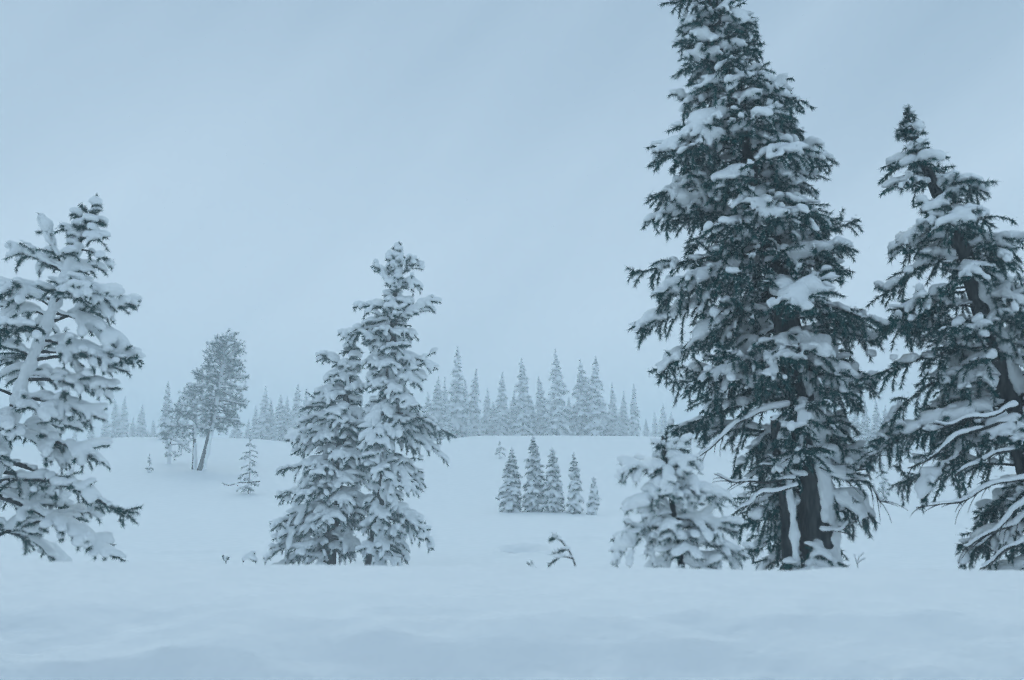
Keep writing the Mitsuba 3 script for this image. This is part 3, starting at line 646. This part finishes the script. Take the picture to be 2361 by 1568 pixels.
FAR = [
    # px, py of the tip, depth, template, width, label
    (1008, 869, 203, 2, 1.25, 'broad far spruce right beside the centre pair of firs'),
    (1023, 871, 212, 3, 0.9, 'thin far spruce between the broad one and the tall left spire'),
    (1054, 800, 200, 0, 1.0, 'tallest spire at the left end of the far middle treeline'),
    (1073, 876, 206, 1, 0.9, 'lower far spruce leaning against the right side of the tall left spire'),
    (1095, 851, 202, 4, 0.95, 'medium far spruce second spire right of the centre pair'),
    (1120, 894, 210, 3, 1.2, 'low faint far spruce in the gap of the middle treeline'),
    (1138, 925, 204, 2, 1.3, 'short bushy far spruce right of the gap in the middle treeline'),
    (1162, 858, 202, 1, 1.1, 'far spruce with a blunt top right of the treeline gap'),
    (1184, 905, 208, 5, 1.3, 'short far spruce between two spires near the treeline middle'),
    (1205, 828, 200, 4, 1.15, 'slim far spruce with ragged top at the treeline middle'),
    (1226, 915, 206, 2, 1.2, 'short bushy far spruce right of the ragged slim one'),
    (1246, 868, 204, 5, 1.1, 'far spruce tucked left of the broad tall one'),
    (1284, 806, 198, 2, 1.0, 'broad tall spruce standing highest in the right of the far treeline'),
    (1312, 915, 204, 0, 1.3, 'short far spruce between the broad tall one and a dark cone'),
    (1333, 830, 201, 5, 1.05, 'dark narrow cone shaped far spruce'),
    (1376, 821, 199, 0, 1.1, 'tall far spruce with shaggy right side'),
    (1352, 905, 205, 4, 1.3, 'short far spruce between the dark cone and the shaggy tall one'),
    (1412, 882, 200, 4, 1.0, 'third far spruce from the right end of the treeline'),
    (1438, 901, 203, 3, 1.1, 'thin far spruce second from the right end of the treeline'),
    (1460, 884, 200, 1, 0.9, 'slender spruce closing the right end of the far treeline'),
    (1490, 962, 208, 2, 1.2, 'tiny faint spruce just past the right end of the treeline'),
    (1510, 948, 240, 3, 1.2, 'faint small spruce above the small snowy fir'),
    (1530, 930, 236, 5, 1.2, 'faint spruce half hidden by the left edge of the huge fir'),
    (263, 919, 215, 4, 1.2, 'faint far spruce beside the right edge of the left pine'),
    (287, 914, 212, 1, 1.15, 'faint far spruce with pointed tip second right of the left pine'),
    (242, 950, 214, 2, 1.2, 'low faint spruce behind the branch tips of the left pine'),
    (210, 968, 216, 0, 1.3, 'lowest faint spruce behind the left pine'),
    (325, 930, 214, 2, 1.1, 'faint far spruce in the gap left of the pine group'),
    (352, 965, 214, 5, 1.3, 'short faint spruce at the foot of the gap left of the pine group'),
    (383, 879, 175, 0, 1.05, 'grey spruce rising behind the left side of the pine group'),
    (425, 930, 210, 4, 1.2, 'faint spruce behind the middle pine of the group'),
    (585, 935, 210, 1, 1.2, 'low faint spruce right of the tall pine'),
    (604, 890, 205, 3, 1.25, 'narrow faint spruce right of the tall pine'),
    (622, 918, 207, 4, 1.1, 'faint spruce right beside the narrow one, behind the small bare tree'),
    (645, 910, 203, 5, 1.1, 'left spruce of the clump before the centre pair'),
    (660, 915, 208, 0, 1.1, 'second spruce of the clump before the centre pair'),
    (684, 886, 200, 1, 1.2, 'tallest spruce of the clump left of the centre pair'),
    (703, 897, 206, 3, 1.0, 'thin spruce right of the clump top, left of the centre pair'),
    (722, 900, 203, 4, 1.1, 'spruce touching the left branches of the centre pair'),
    (748, 905, 205, 2, 1.1, 'faint spruce mostly hidden behind the shorter centre fir'),
    (985, 905, 205, 5, 1.1, 'faint spruce peeping out right behind the tall centre fir'),
    (1975, 935, 150, 2, 1.2, 'pale snowy spruce between the two dark firs, on the left'),
    (1998, 926, 155, 0, 1.2, 'pale snowy spruce between the two dark firs, in the middle'),
    (2022, 920, 150, 4, 1.2, 'pale snowy spruce between the two dark firs, on the right'),
    (2048, 935, 146, 1, 1.2, 'pale snowy spruce behind the left branches of the right edge fir'),
    (2075, 960, 148, 2, 1.3, 'low pale spruce seen through the branches of the right edge fir'),
    (172, 985, 222, 5, 1.4, 'faint low spruce at the left end of the far band, behind the left pine'),
    (306, 962, 222, 4, 1.4, 'faint low spruce between the pointed one and the gap left of the pine group'),
    (340, 990, 220, 1, 1.5, 'faint bushy spruce just above the tiny thin sapling'),
    (405, 955, 218, 3, 1.5, 'faint spruce behind the gap between the grey spruce and the middle pine'),
    (470, 965, 220, 0, 1.5, 'faint spruce seen between the two tall pine trunks'),
    (545, 950, 218, 2, 1.4, 'faint low spruce just right of the leaning pine trunk'),
    (572, 965, 222, 4, 1.5, 'faint lowest spruce above the gappy little tree'),
    (633, 955, 196, 3, 1.5, 'short spruce in front of the left side of the clump before the centre pair'),
    (671, 950, 196, 0, 1.5, 'short spruce in front of the clump middle before the centre pair'),
    (712, 955, 197, 5, 1.5, 'short spruce in front of the clump right side before the centre pair'),
    (1036, 930, 197, 4, 1.4, 'short snowy spruce at the foot of the tall left spire'),
    (1082, 945, 197, 5, 1.5, 'short spruce at the foot of the second spire right of the centre pair'),
    (1150, 950, 198, 0, 1.6, 'bushy low spruce at the foot of the blunt topped spruce'),
    (1265, 940, 197, 1, 1.5, 'bushy low spruce at the foot of the broad tall one, on its left'),
    (1392, 930, 198, 3, 1.6, 'low spruce at the foot of the shaggy tall one, on its right'),
    (1425, 950, 197, 2, 1.5, 'low bushy spruce near the right end of the treeline'),
    (1550, 950, 232, 1, 1.4, 'faint low spruce touching the left edge of the huge fir'),
]
for px, py, Y, tm, wd, lab in FAR:
    far_tree(px, py, Y, tm, lab, wd)

# five young spruces on the meadow
ST_Y = dict(K=9, n_len=0.17, n_wid=0.035, twig_len=0.34, twig_gap=0.26, tuft_gap=0.2, ball=0.105, cover=0.8, pillow=0.5, pillow_r=0.16, sag=0.4, lift=0.05, axis_snow=0.07, h=0.075, wood=0.007, bare=0.1, curl=0.2)
YOUNG = [
    (1180, 1032, 1160, 80, 38, 0.85, 'leftmost wide young spruce of the five on the meadow', 0.25),
    (1228, 1003, 1166, 80, 33, 0.75, 'tallest young spruce of the five on the meadow', 0.0),
    (1272, 1030, 1168, 79, 31, 0.8, 'third young spruce of the five on the meadow', 0.0),
    (1322, 1043, 1171, 78, 22, 0.7, 'narrow young spruce standing apart, fourth of the five on the meadow', 0.0),
    (1362, 1100, 1173, 77, 14, 0.6, 'smallest crooked young spruce, rightmost of the five on the meadow', -0.1),
]
for i, (px, py, yb, Y, hw, shp, lab, skew) in enumerate(YOUNG):
    g = stand(px, Y)
    H = at(px, py, Y)[2] - g[2]
    W = hw / FOC * Y
    place_conifer('young_spruce', f'young{i}', lambda: conifer(R(200 + i), H, W, ST_Y, 0.30, 6, 0.07, lambda t: 0.5 * t - 0.2, lambda t: 0.75 - 0.1 * t, shape=shp, lean=0.07 if i == 4 else 0.0, zmin=0.03, ragged=0.22, skew=-skew), g - [0, 0, 0.05], 1.0, 0, lab, 'spruce tree', 'five young spruces on the meadow')

# ------------------------------------------------------------------ the pine group
ST_P = dict(K=16, n_len=0.30, n_wid=0.042, twig_el=0.75, twig_len=0.9, twig_gap=0.36, tuft_gap=0.32, ball=0.12, cover=0.58, pillow=0.3, pillow_r=0.24, sag=0.0, lift=0.09, axis_snow=0.09, h=0.11, wood=0.03, bare=0.4, curl=0.6, spread=1.0, twig_droop=0.1, twig_angle=(0.4, 1.2))


def pine(name, trunk_px, Y, r0, sil, zl, rng, n, label, e0f, droopf, lenk=1.0, st=ST_P):
    st = {**STYLE, **st}
    key = key_for(name)
    tag(key, label, 'pine tree', 'pines on the rise at the left')
    pts = np.array([at(x, y, Y) for x, y in trunk_px])
    pts = pts[np.argsort(pts[:, 2])]
    pts[0, 2] = float(meadow(pts[0, 0], Y)) - 0.3
    tv, tf, q, rad = trunk_mesh(pts, r0, r0 * 0.12, rng, 9, 24)
    F = side_fn(sil, q, Y)
    nd, bl, wd = [], [], []
    az = 0.0
    z0, z1 = at(0, zl, Y)[2], q[-1, 2] - 0.1
    for i in range(n):
        az += 2.39996 + rng.normal(0, 0.3)
        z = z0 + (z1 - z0) * ((i + rng.random()) / n) ** 0.85
        t = (z - z0) / (z1 - z0)
        e0, dp = e0f(t) + rng.normal(0, 0.18), droopf(t)
        tip = z
        for _ in range(3):
            xt, xl, xr, yt = F(tip)
            x0, y0 = F(z)[0], F(z)[3]
            c, s_ = math.cos(az), math.sin(az)
            side = max(xr - x0, 0.3) if c > 0 else max(x0 - xl, 0.3)
            dep = 0.45 * max(xr - xl, 0.5)
            L = max(0.5, lenk / math.sqrt((c / side) ** 2 + (s_ / dep) ** 2) / max(0.5, math.cos(e0 - dp / 2)) - 0.3)
            tip = z + L * math.sin(e0 - dp * 0.45)
        a, b, c_, _ = bough_parts(rng, np.array([x0, y0, z]), az, L * rng.uniform(0.6, 1.0) * (1 - 0.4 * t * t), st, e0, dp, 1.0, i)
        nd.append(b); bl.append(c_); wd.append(a)
    put(key + '__trunk', tv, tf, 'bark_material', 40)
    zz = np.arange(q[0, 2], q[-1, 2], 0.09)
    g = meshkit.noise(np.stack([zz * 0.9, 0 * zz, 0 * zz + r0], 1), 5)
    rr = np.interp(zz, q[:, 2], rad)
    B = np.stack([np.interp(zz, q[:, 2], q[:, 0]) + 0.75 * rr, np.interp(zz, q[:, 2], q[:, 1]) - 0.6 * rr, zz, 0.10 + 0.12 * g], 1)[g > 0.3]
    put(key + '__trunk_snow', *snow_surface(B, 0.11, 0.4, 8, 1.0), 'snow_material', True)
    put(key + '__limbs', *join(wd), 'bark_material')
    put(key + '__crown', *join(nd), 'needle_material')
    put(key + '__snow', *snow_surface(np.vstack(bl), st['h'], st['wobble'], 3), 'snow_material', True)


pine('pine_tree', [(463, 1087), (487, 985), (505, 880), (519, 820), (524, 790)], 115, 0.42,
     [(770, 500, 555), (790, 475, 572), (830, 450, 580), (857, 440, 578), (880, 443, 582), (905, 480, 586), (930, 470, 578), (960, 462, 572), (985, 480, 565), (1010, 490, 520)], 1000, R(31), 100,
     'tallest pine of the far left group, leaning with a dense rounded crown', lambda t: 0.05 + 1.0 * t ** 3, lambda t: 0.5 - 0.2 * t, 1.32)
pine('pine_tree', [(447, 1087), (449, 1000), (450, 940), (438, 895)], 116, 0.24,
     [(885, 415, 470), (905, 385, 490), (940, 362, 495), (965, 345, 490), (990, 375, 485), (1020, 400, 475)], 1005, R(32), 40,
     'middle pine of the far left group, short with a wide flat crown', lambda t: 0.1 + 0.6 * t, lambda t: 0.5 - 0.3 * t)
pine('pine_tree', [(388, 1050), (394, 1015), (402, 975)], 122, 0.13,
     [(960, 385, 420), (985, 365, 440), (1005, 362, 455), (1040, 385, 460), (1058, 400, 445)], 1050, R(33), 18,
     'smallest pine of the far left group with a low drooping branch', lambda t: 0.0 + 0.3 * t, lambda t: 0.5)

# ------------------------------------------------------------------ small things in the snow
SAP = dict(K=7, n_len=0.20, n_wid=0.04, twig_len=0.4, twig_gap=0.5, tuft_gap=0.24, ball=0.09, cover=0.7, pillow=0.2, pillow_r=0.14, sag=0.3, lift=0.04, axis_snow=0.06, h=0.08, wood=0.014, bare=0.15)
for i, (px, py, yb, hw, whorl, per, shp, lab, Y) in enumerate([
    (575, 1010, 1108, 26, 0.75, 4, 0.45, 'gappy little snowy tree right of the pine group', 95),
    (346, 1046, 1087, 9, 0.55, 3, 0.5, 'tiny thin sapling left of the pine group', 112),
    (1152, 1018, 1056, 11, 0.55, 3, 0.4, 'tiny sapling above the five young spruces', 130),
    (2031, 1070, 1135, 20, 0.6, 4, 0.4, 'sparse sapling on the meadow between the two dark firs', 90),
]):
    g = stand(px, Y)
    H = at(px, py, Y)[2] - g[2]
    place_conifer('sapling', f'sap{i}', lambda: {**conifer(R(300 + i), H, hw / FOC * Y, SAP, whorl, per, 0.05, lambda t: 0.2 * t, lambda t: 0.9, shape=shp, zmin=0.12, ragged=0.5), 'show_limbs': True}, g - [0, 0, 0.05], 1.0, 0, lab, 'sapling')


def twig_plant(name, Y, stems, label, category, needle=0.06, wid=0.01, h=0.02, ball=0.02, K=14):
    """a few thin stems from pixel paths at depth Y: (points, base radius, tip radius, where needles start, snow)"""
    key = key_for(name)
    rng = R(len(KEYS) * 13 + int(Y * 7))
    tag(key, label, category)
    wood, P, A, B = [], [], [], []
    for pts, ra, rb, s0, snow in stems:
        p = np.array([at(x, y, Y + dy) for x, y, dy in pts])
        u = np.linspace(0, 1, len(p)); s = np.linspace(0, 1, 12)
        q = np.stack([pchip(u, p[:, k])(s) if len(p) > 2 else np.interp(s, u, p[:, k]) for k in range(3)], 1)
        wood.append(tube(q, np.linspace(ra, rb, 12), 6))
        if s0 < 1:
            a, d = sample(q, np.linspace(s0, 1, max(2, int(16 * (1 - s0)))))
            P.append(a); A.append(d)
        if snow:
            a, d = sample(q, np.linspace(0.05, 1, 22))
            a = a[rng.random(22) < snow]
            B.append(np.hstack([a + [0, 0, ball * 0.9], ball * rng.uniform(0.6, 1.5, (len(a), 1))]))
    put(key + '__stem', *join(wood), 'bark_material')
    if P:
        put(key + '__needles', *needles(np.vstack(P), np.vstack(A), K, needle, wid, rng, 0.8), 'needle_material')
    if B:
        put(key + '__snow', *snow_surface(np.vstack(B), h, 0.4, 4), 'snow_material', True)


# bent sapling poking over the bank
twig_plant('bent_sapling', 10.6, [
    ([(1332, 1330, 0), (1325, 1300, 0), (1312, 1270, 0), (1296, 1250, 0), (1284, 1238, 0)], 0.011, 0.008, 0.82, 0.8),
    ([(1284, 1238, 0), (1278, 1240, 0.05), (1272, 1243, 0.1)], 0.011, 0.008, 0.2, 0.7),
    ([(1312, 1266, 0), (1300, 1268, -0.1), (1280, 1275, -0.15)], 0.01, 0.006, 0.4, 0.6),
    ([(1320, 1288, 0), (1304, 1284, -0.1), (1292, 1284, -0.15), (1280, 1292, -0.2), (1270, 1300, -0.2)], 0.008, 0.006, 0.6, 0.5)],
    'bent bare sapling with dark needle tips poking above the bank left of the small fir', 'sapling', 0.045, 0.009, 0.016, 0.016)
twig_plant('twig', 10.4, [([(1231, 1325, 0), (1230, 1312, 0), (1228, 1303, 0)], 0.006, 0.004, 0.5, 0.5), ([(1229, 1306, 0), (1224, 1303, 0)], 0.004, 0.003, 0.2, 0.4)], 'tiny snowy twig poking over the bank left of the bent sapling', 'twig', 0.025, 0.006, 0.01, 0.01, 8)
twig_plant('twig', 38, [([(521, 1300, 0), (519, 1291, 0), (515, 1284, 0)], 0.02, 0.012, 0.3, 0.4), ([(519, 1290, 0), (524, 1288, 0)], 0.015, 0.01, 0.3, 0.4)], 'small dark twig tip at the bank edge left of the centre pair', 'twig', 0.1, 0.03, 0.04, 0.04, 9)
twig_plant('twig', 38, [([(560, 1296, 0), (570, 1286, 0), (585, 1276, 0)], 0.03, 0.015, 0.5, 0.9), ([(568, 1287, 0), (577, 1287, 0), (588, 1294, 0)], 0.02, 0.012, 0.4, 0.9)], 'snow heaped low branch tip beside the lowest left branch of the centre pair', 'twig', 0.13, 0.03, 0.06, 0.07, 9)
twig_plant('twig', 13.5, [([(1982, 1330, 0), (1976, 1300, 0), (1969, 1280, 0)], 0.007, 0.004, 2, 0.3), ([(1976, 1302, 0), (1986, 1292, 0), (1996, 1289, 0)], 0.004, 0.003, 2, 0.3), ([(1975, 1298, 0), (1984, 1282, 0), (1992, 1276, 0)], 0.004, 0.003, 2, 0.3)], 'thin bare twigs at the bank edge right of the huge trunk', 'twig', 0.03, 0.006, 0.012, 0.012, 8)
twig_plant('fallen_branch', 94, [([(600, 1110, 0), (575, 1112, 0), (556, 1112, 0), (530, 1119, 0), (513, 1114, 0)], 0.07, 0.03, 0.75, 0.7), ([(556, 1112, 0), (570, 1098, 0)], 0.04, 0.03, 0.7, 0.5), ([(545, 1115, 0), (549, 1122, 0)], 0.04, 0.03, 2, 0.3)], 'fallen snowy branch lying at the foot of the gappy little tree', 'branch', 0.2, 0.05, 0.08, 0.08, 6)

# snowflakes in the air
rng = R(900)
n = 8000
C = np.stack([rng.uniform(-16, 16, n), 2.5 + 32 * rng.random(n) ** 0.8, rng.uniform(-3, 13, n)], 1)
C = C[C[:, 2] > np.maximum(meadow(C[:, 0], C[:, 1]), np.where(C[:, 1] < 13, bank(C[:, 0], C[:, 1]), -9))]
put('falling_snow', *grain_mesh(C, 0.028, rng), 'snow_material')
tag('falling_snow', 'small snowflakes drifting through the air in front of the trees', 'snowflakes', kind='stuff')

if __name__ == '__main__':
    _n = sum(len(meshkit.WRITTEN[d['filename']][1]) for d in scene.values() if d.get('type') == 'ply')
    print('triangles', _n, 'entries', len(scene))
